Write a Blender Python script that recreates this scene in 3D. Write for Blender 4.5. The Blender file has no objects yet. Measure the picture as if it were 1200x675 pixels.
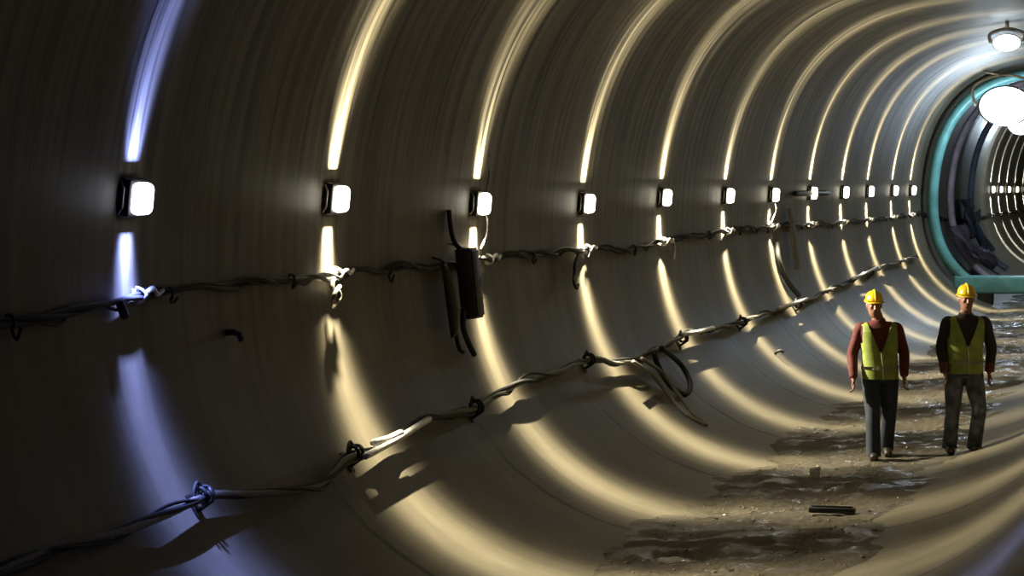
import bpy, bmesh, math, random
import numpy as np
from mathutils import Vector, Matrix

random.seed(7)
rng = np.random.default_rng(7)
SC = bpy.context.scene
COL = SC.collection
PI = math.pi
R0 = 3.0                    # tunnel radius in metres
F_PX = 2863.9               # focal length in pixels of the 1200 px wide frame
YAW, PITCH = 0.2669, -0.0473
CAMZ = 2.96                 # camera height above the floor at the tunnel axis
CAM = Vector((1.1 * R0, 0.0, CAMZ))
WARM = (1.0, 0.90, 0.66)
COLD = (0.22, 0.30, 1.0)
FAN_W = 470.0
FLOOD_W = 180.0

# ------------------------------------------------------------------ camera
cd = bpy.data.cameras.new('camera')
cd.sensor_width = 36.0
cd.lens = F_PX / 1200.0 * 36.0
cd.clip_start = 0.05
cd.clip_end = 600
cam = bpy.data.objects.new('camera', cd)
COL.objects.link(cam)
cam.location = CAM
cam.rotation_euler = (PI / 2 + PITCH, 0, YAW)
SC.camera = cam

# ------------------------------------------------------------------ world, exposure
w = bpy.data.worlds.new('tunnel_dark')
SC.world = w
w.use_nodes = True
w.node_tree.nodes['Background'].inputs[0].default_value = (0.5, 0.55, 0.7, 1)
w.node_tree.nodes['Background'].inputs[1].default_value = 0.002
SC.view_settings.view_transform = 'Standard'
SC.view_settings.look = 'None'
SC.view_settings.exposure = 0.0
SC.view_settings.gamma = 1.0
SC.view_settings.use_curve_mapping = False

# ------------------------------------------------------------------ tunnel geometry
ZC = CAMZ - 0.0792 * R0
_s = np.arange(-6.0, 190.0, 0.05)
_th = (-0.0024 / R0) * _s + (0.0002 / R0 ** 2) * _s ** 2 / 2
_x = -np.cumsum(np.sin(_th)) * 0.05
_y = np.cumsum(np.cos(_th)) * 0.05
_i0 = int(np.argmin(abs(_s)))
_x -= _x[_i0]
_y -= _y[_i0]
_b = np.clip(1 - _s / 11.1, 0, None)
_x = _x + 1.6 * _b ** 2     # the tunnel bends away behind the camera
_tx = np.gradient(_x, 0.05)
_ty = np.gradient(_y, 0.05)
_n = np.hypot(_tx, _ty)
_tx /= _n
_ty /= _n


def axis_at(s):
    """centre, tangent and right-hand normal of the tunnel axis at arc length s"""
    x, y = np.interp(s, _s, _x), np.interp(s, _s, _y)
    tx, ty = np.interp(s, _s, _tx), np.interp(s, _s, _ty)
    return Vector((x, y, ZC)), Vector((tx, ty, 0)), Vector((ty, -tx, 0))


def rad(ph):
    return R0 * (1 + 0.0341 * np.cos(2 * ph) + 0.0424 * np.sin(2 * ph) - 0.0316 * np.cos(4 * ph)
                 + 0.0017 * np.cos(3 * ph) + 0.0008 * np.sin(3 * ph))


def wall_pt(s, ph, inset=0.0):
    c, t, n = axis_at(s)
    r = float(rad(ph)) - inset
    return c + n * (r * math.cos(ph)) + Vector((0, 0, r * math.sin(ph)))


def inward(s, ph):
    c, t, n = axis_at(s)
    return -(n * math.cos(ph) + Vector((0, 0, math.sin(ph))))


def ray(px, py):
    d = Vector(((px - 600) / F_PX, 1.0, -(py - 337.5) / F_PX))
    cp, sp = math.cos(PITCH), math.sin(PITCH)
    y, z = d.y * cp - d.z * sp, d.y * sp + d.z * cp
    cy, sy = math.cos(YAW), math.sin(YAW)
    return Vector((d.x * cy - y * sy, d.x * sy + y * cy, z))


def s_phi(p):
    k = int(np.argmin((_x - p.x) ** 2 + (_y - p.y) ** 2))
    s = _s[k] + (p.x - _x[k]) * _tx[k] + (p.y - _y[k]) * _ty[k]
    c, t, n = axis_at(s)
    lat = (p - c).dot(n)
    return s, math.atan2(p.z - ZC, lat), math.hypot(p.z - ZC, lat)


def on_wall(px, py, inset=0.0, t0=1.0):
    """where the line of sight through a pixel meets the lining (inset inwards)"""
    d = ray(px, py)
    lo, hi = t0, None
    t = t0
    inside = False
    while t < 170:
        s, ph, r = s_phi(CAM + d * t)
        if not inside:
            inside = r < rad(ph) - inset
            lo = t
        elif r > rad(ph) - inset:
            hi = t
            break
        lo = t
        t += 0.3
    if hi is None:
        hi = t
    for _ in range(30):
        m = (lo + hi) / 2
        s, ph, r = s_phi(CAM + d * m)
        if r > rad(ph) - inset:
            hi = m
        else:
            lo = m
    p = CAM + d * ((lo + hi) / 2)
    s, ph, r = s_phi(p)
    return p, s, ph


FSLOPE = 0.055
BASINS = []                 # (lateral, s, half width, half length, depth) of the hollows that hold water


def floor_z(lat, s):
    z = FSLOPE * lat
    z += 0.018 * math.sin(s * 1.7 + lat * 1.1) + 0.014 * math.sin(s * 3.9 - lat * 2.3 + 1.0)
    z += 0.007 * math.sin(lat * 17.0 + 2 * math.sin(s * 3.1)) * math.sin(s * 13.0 + 3 * math.sin(lat * 4.0))
    z += 0.010 * math.sin(lat * 7.0 + s * 0.8) + 0.006 * math.sin(s * 9.1 + lat * 6.3)
    for bl, bs, bw, bh, bd in BASINS:
        if abs(s - bs) < 2.2 * bh:
            q = ((lat - bl) / bw) ** 2 + ((s - bs) / bh) ** 2
            q *= 1 + 0.35 * math.sin(3 * math.atan2(s - bs, lat - bl) + bs * 7)
            if q < 4:
                z -= bd * math.exp(-q * q)
    return z


def on_floor(px, py):
    d = ray(px, py)
    t = (0.0 - CAM.z) / d.z
    for _ in range(6):
        p = CAM + d * t
        s, ph, r = s_phi(p)
        c, tt, n = axis_at(s)
        z = floor_z((p - c).dot(n), s)
        t = (z - CAM.z) / d.z
    return CAM + d * t


# ------------------------------------------------------------------ materials
def nm(name):
    m = bpy.data.materials.new(name)
    m.use_nodes = True
    nt = m.node_tree
    b = nt.nodes['Principled BSDF']
    return m, nt, b


def node(nt, typ, **kw):
    n = nt.nodes.new(typ)
    for k, v in kw.items():
        setattr(n, k, v)
    return n


def plain(name, color, rough=0.6, metal=0.0, var=0.25, scale=20.0, emit=None, estr=0.0):
    m, nt, b = nm(name)
    tc = node(nt, 'ShaderNodeTexCoord')
    no = node(nt, 'ShaderNodeTexNoise')
    no.inputs['Scale'].default_value = scale
    no.inputs['Detail'].default_value = 5
    nt.links.new(tc.outputs['Object'], no.inputs['Vector'])
    cr = node(nt, 'ShaderNodeValToRGB')
    c = np.array(color)
    cr.color_ramp.elements[0].position = 0.3
    cr.color_ramp.elements[1].position = 0.7
    cr.color_ramp.elements[0].color = (*np.clip(c * (1 - var), 0, 1), 1)
    cr.color_ramp.elements[1].color = (*np.clip(c * (1 + var), 0, 1), 1)
    nt.links.new(no.outputs['Fac'], cr.inputs['Fac'])
    nt.links.new(cr.outputs['Color'], b.inputs['Base Color'])
    b.inputs['Roughness'].default_value = rough
    b.inputs['Metallic'].default_value = metal
    if emit:
        b.inputs['Emission Color'].default_value = (*emit, 1)
        b.inputs['Emission Strength'].default_value = estr
    return m


def lining_material():
    m, nt, b = nm('concrete_lining')
    L = nt.links.new
    uv = node(nt, 'ShaderNodeUVMap', uv_map='lining')

    def stripes(sx, sy, detail):
        mp = node(nt, 'ShaderNodeMapping')
        mp.inputs['Scale'].default_value = (sx, sy, 1)
        L(uv.outputs['UV'], mp.inputs['Vector'])
        n = node(nt, 'ShaderNodeTexNoise')
        n.inputs['Scale'].default_value = 1.0
        n.inputs['Detail'].default_value = detail
        n.inputs['Roughness'].default_value = 0.65
        L(mp.outputs['Vector'], n.inputs['Vector'])
        return n
    fine = stripes(6.5, 0.20, 7)
    broad = stripes(1.3, 0.9, 5)
    blot = stripes(0.7, 0.6, 8)
    # the brushed marks are strong above the lamps and faint on the lower wall
    sep = node(nt, 'ShaderNodeSeparateXYZ')
    L(uv.outputs['UV'], sep.inputs['Vector'])
    msk = node(nt, 'ShaderNodeMapRange')
    msk.inputs['From Min'].default_value = -1.2
    msk.inputs['From Max'].default_value = 0.6
    msk.inputs['To Min'].default_value = 0.18
    msk.inputs['To Max'].default_value = 1.0
    sym = node(nt, 'ShaderNodeMath', operation='SUBTRACT')      # girth measured symmetrically from the crown
    sym.inputs[0].default_value = PI * R0 / 2
    L(sep.outputs['Y'], sym.inputs[1])
    sya = node(nt, 'ShaderNodeMath', operation='ABSOLUTE')
    L(sym.outputs['Value'], sya.inputs[0])
    syb = node(nt, 'ShaderNodeMath', operation='SUBTRACT')
    syb.inputs[0].default_value = PI * R0 / 2
    L(sya.outputs['Value'], syb.inputs[1])
    L(syb.outputs['Value'], msk.inputs['Value'])
    r1 = node(nt, 'ShaderNodeValToRGB')
    r1.color_ramp.elements[0].position = 0.38
    r1.color_ramp.elements[1].position = 0.58
    r1.color_ramp.elements[0].color = (0.03, 0.03, 0.03, 1)
    r1.color_ramp.elements[1].color = (1, 1, 1, 1)
    L(fine.outputs['Fac'], r1.inputs['Fac'])
    base = node(nt, 'ShaderNodeValToRGB')
    base.color_ramp.elements[0].position = 0.32
    base.color_ramp.elements[1].position = 0.68
    base.color_ramp.elements[0].color = (0.092, 0.079, 0.052, 1)
    base.color_ramp.elements[1].color = (0.175, 0.152, 0.104, 1)
    L(blot.outputs['Fac'], base.inputs['Fac'])
    mx = node(nt, 'ShaderNodeMix', data_type='RGBA', blend_type='MULTIPLY')
    L(msk.outputs['Result'], mx.inputs['Factor'])
    L(base.outputs['Color'], mx.inputs['A'])
    L(r1.outputs['Color'], mx.inputs['B'])
    # dark ragged joints between the lining rings, open on the lower wall
    fr = node(nt, 'ShaderNodeMath', operation='MULTIPLY_ADD')
    fr.inputs[1].default_value = 1 / 3.75
    fr.inputs[2].default_value = -JOINT / 3.75 + 50.5
    wob = node(nt, 'ShaderNodeMath', operation='MULTIPLY_ADD')
    wob.inputs[1].default_value = 0.5
    L(blot.outputs['Fac'], wob.inputs[0])
    L(sep.outputs['X'], wob.inputs[2])
    L(wob.outputs['Value'], fr.inputs[0])
    f2 = node(nt, 'ShaderNodeMath', operation='FRACT')
    L(fr.outputs['Value'], f2.inputs[0])
    f3 = node(nt, 'ShaderNodeMath', operation='SUBTRACT')
    f3.inputs[1].default_value = 0.5
    L(f2.outputs['Value'], f3.inputs[0])
    f4 = node(nt, 'ShaderNodeMath', operation='ABSOLUTE')
    L(f3.outputs['Value'], f4.inputs[0])
    ln = node(nt, 'ShaderNodeMapRange')
    ln.inputs['From Min'].default_value = 0.009
    ln.inputs['From Max'].default_value = 0.014
    ln.inputs['To Min'].default_value = 1.0
    ln.inputs['To Max'].default_value = 0.0
    L(f4.outputs['Value'], ln.inputs['Value'])
    low = node(nt, 'ShaderNodeMapRange')
    low.inputs['From Min'].default_value = 6.4
    low.inputs['From Max'].default_value = 7.4
    ab = node(nt, 'ShaderNodeMath', operation='SUBTRACT')
    ab.inputs[1].default_value = PI * R0 / 2
    L(sep.outputs['Y'], ab.inputs[0])
    ab2 = node(nt, 'ShaderNodeMath', operation='ABSOLUTE')
    L(ab.outputs['Value'], ab2.inputs[0])
    L(ab2.outputs['Value'], low.inputs['Value'])
    lm = node(nt, 'ShaderNodeMath', operation='MULTIPLY')
    L(ln.outputs['Result'], lm.inputs[0])
    L(low.outputs['Result'], lm.inputs[1])
    dk = node(nt, 'ShaderNodeMix', data_type='RGBA', blend_type='MIX')
    dk.inputs['B'].default_value = (0.012, 0.010, 0.008, 1)
    L(lm.outputs['Value'], dk.inputs['Factor'])
    L(mx.outputs['Result'], dk.inputs['A'])
    L(dk.outputs['Result'], b.inputs['Base Color'])
    rr = node(nt, 'ShaderNodeMapRange')
    rr.inputs['To Min'].default_value = 0.38
    rr.inputs['To Max'].default_value = 0.62
    L(broad.outputs['Fac'], rr.inputs['Value'])
    L(rr.outputs['Result'], b.inputs['Roughness'])
    b.inputs['Specular IOR Level'].default_value = 0.35
    bp = node(nt, 'ShaderNodeBump')
    bp.inputs['Strength'].default_value = 0.25
    bp.inputs['Distance'].default_value = 0.012
    mh = node(nt, 'ShaderNodeMath', operation='MULTIPLY')
    L(fine.outputs['Fac'], mh.inputs[0])
    L(msk.outputs['Result'], mh.inputs[1])
    ad = node(nt, 'ShaderNodeMath', operation='ADD')
    L(mh.outputs['Value'], ad.inputs[0])
    L(broad.outputs['Fac'], ad.inputs[1])
    L(ad.outputs['Value'], bp.inputs['Height'])
    L(bp.outputs['Normal'], b.inputs['Normal'])
    return m


def mud_material():
    m, nt, b = nm('wet_mud')
    L = nt.links.new
    tc = node(nt, 'ShaderNodeTexCoord')
    n1 = node(nt, 'ShaderNodeTexNoise')
    n1.inputs['Scale'].default_value = 3.2
    n1.inputs['Detail'].default_value = 6
    L(tc.outputs['Object'], n1.inputs['Vector'])
    n2 = node(nt, 'ShaderNodeTexNoise')
    n2.inputs['Scale'].default_value = 24
    n2.inputs['Detail'].default_value = 8
    n2.inputs['Roughness'].default_value = 0.7
    L(tc.outputs['Object'], n2.inputs['Vector'])
    cr = node(nt, 'ShaderNodeValToRGB')
    cr.color_ramp.elements[0].position = 0.3
    cr.color_ramp.elements[1].position = 0.7
    cr.color_ramp.elements[0].color = (0.040, 0.033, 0.020, 1)
    cr.color_ramp.elements[1].color = (0.155, 0.128, 0.078, 1)
    L(n2.outputs['Fac'], cr.inputs['Fac'])
    L(cr.outputs['Color'], b.inputs['Base Color'])
    rr = node(nt, 'ShaderNodeValToRGB')
    rr.color_ramp.elements[0].position = 0.42
    rr.color_ramp.elements[1].position = 0.52
    rr.color_ramp.elements[0].color = (0.17, 0.17, 0.17, 1)
    rr.color_ramp.elements[1].color = (0.75, 0.75, 0.75, 1)
    L(n1.outputs['Fac'], rr.inputs['Fac'])
    L(rr.outputs['Color'], b.inputs['Roughness'])
    bp = node(nt, 'ShaderNodeBump')
    bp.inputs['Strength'].default_value = 1.0
    bp.inputs['Distance'].default_value = 0.045
    L(n2.outputs['Fac'], bp.inputs['Height'])
    L(bp.outputs['Normal'], b.inputs['Normal'])
    return m


JOINT = on_wall(556, 238)[1] - 0.95
M = {}
M['lining'] = lining_material()
M['mud'] = mud_material()
M['water'] = plain('puddle_water', (0.035, 0.03, 0.022), rough=0.04, var=0.2, scale=4)
_nt = M['water'].node_tree
_tc = _nt.nodes.new('ShaderNodeTexCoord')
_no = _nt.nodes.new('ShaderNodeTexNoise')
_no.inputs['Scale'].default_value = 14
_no.inputs['Detail'].default_value = 4
_bp = _nt.nodes.new('ShaderNodeBump')
_bp.inputs['Strength'].default_value = 0.5
_bp.inputs['Distance'].default_value = 0.02
_nt.links.new(_tc.outputs['Object'], _no.inputs['Vector'])
_nt.links.new(_no.outputs['Fac'], _bp.inputs['Height'])
_nt.links.new(_bp.outputs['Normal'], _nt.nodes['Principled BSDF'].inputs['Normal'])
M['black'] = plain('black_plastic', (0.016, 0.015, 0.014), rough=0.5)
M['rubber'] = plain('black_rubber_cable', (0.012, 0.011, 0.010), rough=0.7)
M['grey_hose'] = plain('dusty_grey_hose', (0.15, 0.135, 0.105), rough=0.6)
M['steel'] = plain('dull_steel', (0.42, 0.40, 0.36), rough=0.45, metal=0.6)
M['clamp'] = plain('pale_galvanised_clamp', (0.62, 0.60, 0.55), rough=0.4, metal=0.2)
M['housing'] = plain('dark_lamp_housing', (0.03, 0.03, 0.03), rough=0.5)
M['warm_glass'] = plain('warm_lamp_diffuser', (0.9, 0.9, 0.85), rough=0.4, var=0.02, emit=(1.0, 0.93, 0.72), estr=9.0)
M['cold_glass'] = plain('cold_lamp_diffuser', (0.9, 0.9, 0.95), rough=0.4, var=0.02, emit=(0.82, 0.85, 1.0), estr=5.0)
M['flood_glass'] = plain('floodlight_glass', (0.9, 0.95, 1.0), rough=0.2, var=0.02, emit=(0.80, 0.92, 1.0), estr=5.0)
M['teal'] = plain('teal_painted_steel', (0.15, 0.42, 0.42), rough=0.35, var=0.3, scale=3)
M['lilac'] = plain('lilac_sheet_and_lit_wall', (0.66, 0.56, 0.70), rough=0.5, var=0.35, scale=3)  # lilac of the sheets; on the ring it paints a lit strip of wall
M['bluegrey'] = plain('blue_lit_wall_and_tarp', (0.42, 0.52, 0.70), rough=0.45, var=0.3, scale=3)  # on the ring this blue paints in the cold light on the wall
M['board'] = plain('weathered_grey_board', (0.17, 0.14, 0.11), rough=0.7)
M['stone'] = plain('muddy_stone', (0.20, 0.16, 0.10), rough=0.3)
M['skin'] = plain('skin', (0.22, 0.10, 0.065), rough=0.5, var=0.1)
M['vest'] = plain('yellow_green_vest_cloth', (0.23, 0.29, 0.05), rough=0.65, var=0.18, scale=14)
M['tape'] = plain('pale_reflective_tape', (0.45, 0.46, 0.36), rough=0.35, var=0.1)
M['helmet'] = plain('yellow_helmet_shell', (0.68, 0.46, 0.02), rough=0.3, var=0.05)
M['jeans'] = plain('dark_blue_denim', (0.022, 0.030, 0.048), rough=0.8, var=0.35, scale=12)
M['worn_jeans'] = plain('worn_grey_denim', (0.08, 0.09, 0.11), rough=0.8, var=0.92, scale=9)
M['red_cloth'] = plain('dark_red_sleeve_cloth', (0.10, 0.012, 0.012), rough=0.8)
M['dark_cloth'] = plain('black_jacket_cloth', (0.018, 0.015, 0.017), rough=0.8)
M['boot'] = plain('dark_boot_leather', (0.02, 0.016, 0.012), rough=0.45)
M['glove'] = plain('dark_red_glove', (0.11, 0.018, 0.016), rough=0.7)


# ------------------------------------------------------------------ mesh helpers
def link(name, me, mat=None, parent=None, smooth=True):
    if mat and not me.materials:
        me.materials.append(mat)
    if smooth:
        for p in me.polygons:
            p.use_smooth = True
    o = bpy.data.objects.new(name, me)
    COL.objects.link(o)
    if parent:
        o.parent = parent
    return o


def finish(name, bm, mat, parent=None, smooth=True):
    bmesh.ops.recalc_face_normals(bm, faces=bm.faces)
    me = bpy.data.meshes.new(name)
    bm.to_mesh(me)
    bm.free()
    return link(name, me, mat, parent, smooth)


def tag(o, label=None, cat=None, group=None, kind=None):
    if label:
        o['label'] = label
    if cat:
        o['category'] = cat
    if group:
        o['group'] = group
    if kind:
        o['kind'] = kind
    return o


def thing(name, label, cat, loc=(0, 0, 0), rot=None, group=None):
    o = bpy.data.objects.new(name, None)
    o.empty_display_size = 0.1
    COL.objects.link(o)
    if rot is not None:
        o.matrix_world = Matrix.Translation(Vector(loc)) @ rot.to_4x4()
    else:
        o.location = loc
    return tag(o, label, cat, group)


def box(bm, c, size, bev=0.0, rot=None):
    r = bmesh.ops.create_cube(bm, size=1.0)
    vs = r['verts']
    for v in vs:
        v.co = Vector((v.co.x * size[0], v.co.y * size[1], v.co.z * size[2]))
    if bev > 0:
        es = list({e for v in vs for e in v.link_edges})
        rb = bmesh.ops.bevel(bm, geom=es, offset=bev, segments=3, affect='EDGES', profile=0.5)
        vs = list({v for f in rb['faces'] for v in f.verts} | {v for v in vs if v.is_valid})
    for v in vs:
        p = v.co.copy()
        if rot is not None:
            p = rot @ p
        v.co = p + Vector(c)


def frames(pts):
    """parallel-transport frames along a polyline"""
    T = []
    for i in range(len(pts)):
        a = pts[max(i - 1, 0)]
        b = pts[min(i + 1, len(pts) - 1)]
        d = b - a
        T.append(d.normalized() if d.length > 1e-9 else Vector((0, 0, 1)))
    up = Vector((0, 0, 1)) if abs(T[0].z) < 0.9 else Vector((1, 0, 0))
    N = (up - T[0] * up.dot(T[0])).normalized()
    out = []
    for t in T:
        N = N - t * N.dot(t)
        N = N.normalized() if N.length > 1e-6 else t.orthogonal().normalized()
        out.append((t, N, t.cross(N)))
    return out


def tube(bm, pts, rad_, seg=8, caps=True):
    """swept round tube; rad_ a number or one per point"""
    pts = [Vector(p) for p in pts]
    fr = frames(pts)
    rings = []
    for i, (p, (t, n, b)) in enumerate(zip(pts, fr)):
        r = rad_[i] if hasattr(rad_, '__len__') else rad_
        rings.append([bm.verts.new(p + n * (r * math.cos(2 * PI * k / seg)) + b * (r * math.sin(2 * PI * k / seg)))
                      for k in range(seg)])
    for a, c in zip(rings[:-1], rings[1:]):
        for k in range(seg):
            bm.faces.new((a[k], a[(k + 1) % seg], c[(k + 1) % seg], c[k]))
    if caps:
        bm.faces.new(rings[0][::-1])
        bm.faces.new(rings[-1])


def smooth_path(pts, n=8):
    """Catmull-Rom through the points"""
    P = [Vector(p) for p in pts]
    P = [P[0] * 2 - P[1]] + P + [P[-1] * 2 - P[-2]]
    out = []
    for i in range(1, len(P) - 2):
        a, b, c, d = P[i - 1], P[i], P[i + 1], P[i + 2]
        for k in range(n):
            t = k / n
            out.append(0.5 * ((2 * b) + (c - a) * t + (2 * a - 5 * b + 4 * c - d) * t * t + (3 * b - a - 3 * c + d) * t ** 3))
    out.append(P[-2])
    return out


def loft(bm, rings, caps=True, close=True):
    """rings: lists of points, equal length"""
    vr = [[bm.verts.new(p) for p in r] for r in rings]
    n = len(vr[0])
    for a, c in zip(vr[:-1], vr[1:]):
        for k in range(n if close else n - 1):
            bm.faces.new((a[k], a[(k + 1) % n], c[(k + 1) % n], c[k]))
    if caps:
        bm.faces.new(vr[0][::-1])
        bm.faces.new(vr[-1])
    return vr


# ------------------------------------------------------------------ the lining
def lining(name, ph0, ph1, dphi=1.5):
    ss = np.concatenate([np.arange(-5.0, 60, 0.5), np.arange(60, 186, 1.5)])
    np_ = max(2, int(round(math.degrees(ph1 - ph0) / dphi)))
    phs = np.linspace(ph0, ph1, np_ + 1)
    me = bpy.data.meshes.new(name)
    V, UVs = [], []
    for s in ss:
        for ph in phs:
            V.append(wall_pt(s, ph))
            # metres along the axis, metres of girth above the level of the lamps
            a = PI - ph if ph > -PI / 2 else -PI - ph
            UVs.append((s, a * R0))
    nphi = len(phs)
    Fc = []
    for i in range(len(ss) - 1):
        for j in range(nphi - 1):
            a = i * nphi + j
            Fc.append((a, a + nphi, a + nphi + 1, a + 1))
    me.from_pydata(V, [], Fc)
    lay = me.uv_layers.new(name='lining')
    for lp in me.loops:
        lay.data[lp.index].uv = UVs[lp.vertex_index]
    return tag(link(name, me, M['lining']), kind='structure')


lining('wall_left', math.radians(120), math.radians(180 + 82))
lining('wall_right', math.radians(-82), math.radians(60))
lining('ceiling', math.radians(60), math.radians(120))


PUDDLES = [
    (1185, 384, .9, 1.6, 'bright glinting puddle right of the right worker at shoulder height'),
    (1188, 410, .5, 1.0, 'narrow glinting puddle right of the right worker at chest height'),
    (1168, 455, .5, .6, 'cold glinting puddle just right of the right worker at hip height'),
    (1078, 470, .5, .8, 'shallow puddle between the two workers at knee height'),
    (1075, 502, .6, .4, 'shallow puddle between the feet of the two workers'),
    (948, 553, .40, .35, 'small bright puddle on the mud in front of the left worker'),
    (905, 541, .30, .3, 'small puddle at the left edge of the mud, before the left worker'),
    (795, 652, .25, .22, 'small puddle in the mud at the lower edge, nearest the camera')]
_B = []
for px, py, rx, ry, lb in PUDDLES:
    p = on_floor(px, py)
    s, ph, r = s_phi(p)
    c, t, n = axis_at(s)
    _B.append(((p - c).dot(n), s, rx, ry, 0.035 + 0.05 * rx))
BASINS.extend(_B)


def build_floor():
    ss = np.concatenate([np.arange(-5, 9, 0.5), np.arange(9, 45, 0.12), np.arange(45, 90, 0.4), np.arange(90, 186, 2.0)])
    ws = np.linspace(-1, 1, 61)
    V, Fc = [], []
    for s in ss:
        c, t, n = axis_at(s)
        # half width where the mud meets the lining
        lim = []
        for sg in (-1, 1):
            lo, hi = 0.2, 2.6
            for _ in range(24):
                m_ = (lo + hi) / 2
                z = floor_z(sg * m_, s) - ZC
                ph = math.atan2(z, sg * m_)
                if math.hypot(m_, z) < rad(ph):
                    lo = m_
                else:
                    hi = m_
            lim.append(lo + 0.03)
        for q in ws:
            lat = q * (lim[0] if q < 0 else lim[1])
            p = c + n * lat
            V.append((p.x, p.y, floor_z(lat, s) + 0.006 * rng.normal() * (1 - abs(q))))
    nw = len(ws)
    for i in range(len(ss) - 1):
        for j in range(nw - 1):
            a = i * nw + j
            Fc.append((a, a + 1, a + nw + 1, a + nw))
    me = bpy.data.meshes.new('floor')
    me.from_pydata(V, [], Fc)
    tag(link('floor', me, M['mud']), kind='structure')


build_floor()

# ------------------------------------------------------------------ wall lamps
LAMPS = [(150, 231, 167), (386, 232, 397), (556, 238, 562), (681, 238, 686), (773, 231, 777), (848, 229, 851),
         (902, 228, 906), (947.5, 226, 951), (985.5, 225, 988), (1015.5, 224, 1018), (1044.5, 223, 1047), (1066, 223, 1068),
         (1160.5, 222, 0), (1170, 222, 0), (1179.5, 222, 0), (1189, 222, 0), (1198.5, 222, 0)]
ORD = ['first', 'second', 'third', 'fourth', 'fifth', 'sixth', 'seventh', 'eighth', 'ninth', 'tenth', 'eleventh', 'twelfth']
LAMP_LABELS = [
    'bluish white square lamp with dark housing, leftmost on the curved wall',
    'warm square wall lamp over the small dangling knot, second lamp from the left',
    'warm wall lamp directly above the hanging black box, third from the left',
    'warm round-cornered wall lamp, fourth from the left, above a dangling hook',
    'warm wall lamp, fifth from the left, its light strip crossing the cable',
    'warm wall lamp, sixth from the left, with a bright cable clamp close below',
    'warm wall lamp, seventh from the left, just left of the narrow grey board',
    'warm wall lamp with a dark bar behind it, eighth from the left',
    'small warm wall lamp, ninth from the left, above the left worker',
    'small warm wall lamp, tenth from the left, over the left worker',
    'small warm wall lamp, eleventh from the left, second before the teal ring',
    'small warm wall lamp, twelfth from the left, last before the teal ring',
    'tiny distant lamp, first one beyond the blue-grey ring',
    'tiny distant lamp, second one beyond the blue-grey ring',
    'tiny distant lamp, third one beyond the blue-grey ring',
    'tiny distant lamp, fourth one beyond the blue-grey ring',
    'tiny distant lamp, fifth beyond the blue-grey ring, at the right picture edge']


def fan_nodes(ld, axis, sigma, spill):
    """photometry of the lamp: a thin fan of light across the tunnel axis"""
    ld.use_nodes = True
    nt = ld.node_tree
    em = nt.nodes.get('Emission') or nt.nodes.new('ShaderNodeEmission')
    ge = nt.nodes.new('ShaderNodeNewGeometry')
    dt = nt.nodes.new('ShaderNodeVectorMath')
    dt.operation = 'DOT_PRODUCT'
    dt.inputs[1].default_value = axis
    nt.links.new(ge.outputs['Incoming'], dt.inputs[0])

    def mth(op, a, b=None):
        n = nt.nodes.new('ShaderNodeMath')
        n.operation = op
        for i, v in enumerate((a, b)):
            if v is None:
                continue
            if isinstance(v, (int, float)):
                n.inputs[i].default_value = v
            else:
                nt.links.new(v, n.inputs[i])
        return n.outputs[0]
    q = mth('DIVIDE', dt.outputs['Value'], sigma)
    q2 = mth('MULTIPLY', q, q)
    e = mth('POWER', 2.718, mth('MULTIPLY', q2, -1.0))
    wide = mth('DIVIDE', dt.outputs['Value'], 0.48)
    skirt = mth('POWER', 2.718, mth('MULTIPLY', mth('MULTIPLY', wide, wide), -1.0))
    e = mth('ADD', e, mth('MULTIPLY', skirt, spill * 3.5))
    e = mth('ADD', e, spill)
    nt.links.new(e, em.inputs['Strength'])


def tangent_up(s, ph):
    """unit vector along the wall girth, upwards on the left wall"""
    return (wall_pt(s, ph - 0.01) - wall_pt(s, ph + 0.01)).normalized()


LAMP_AT = []


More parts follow.
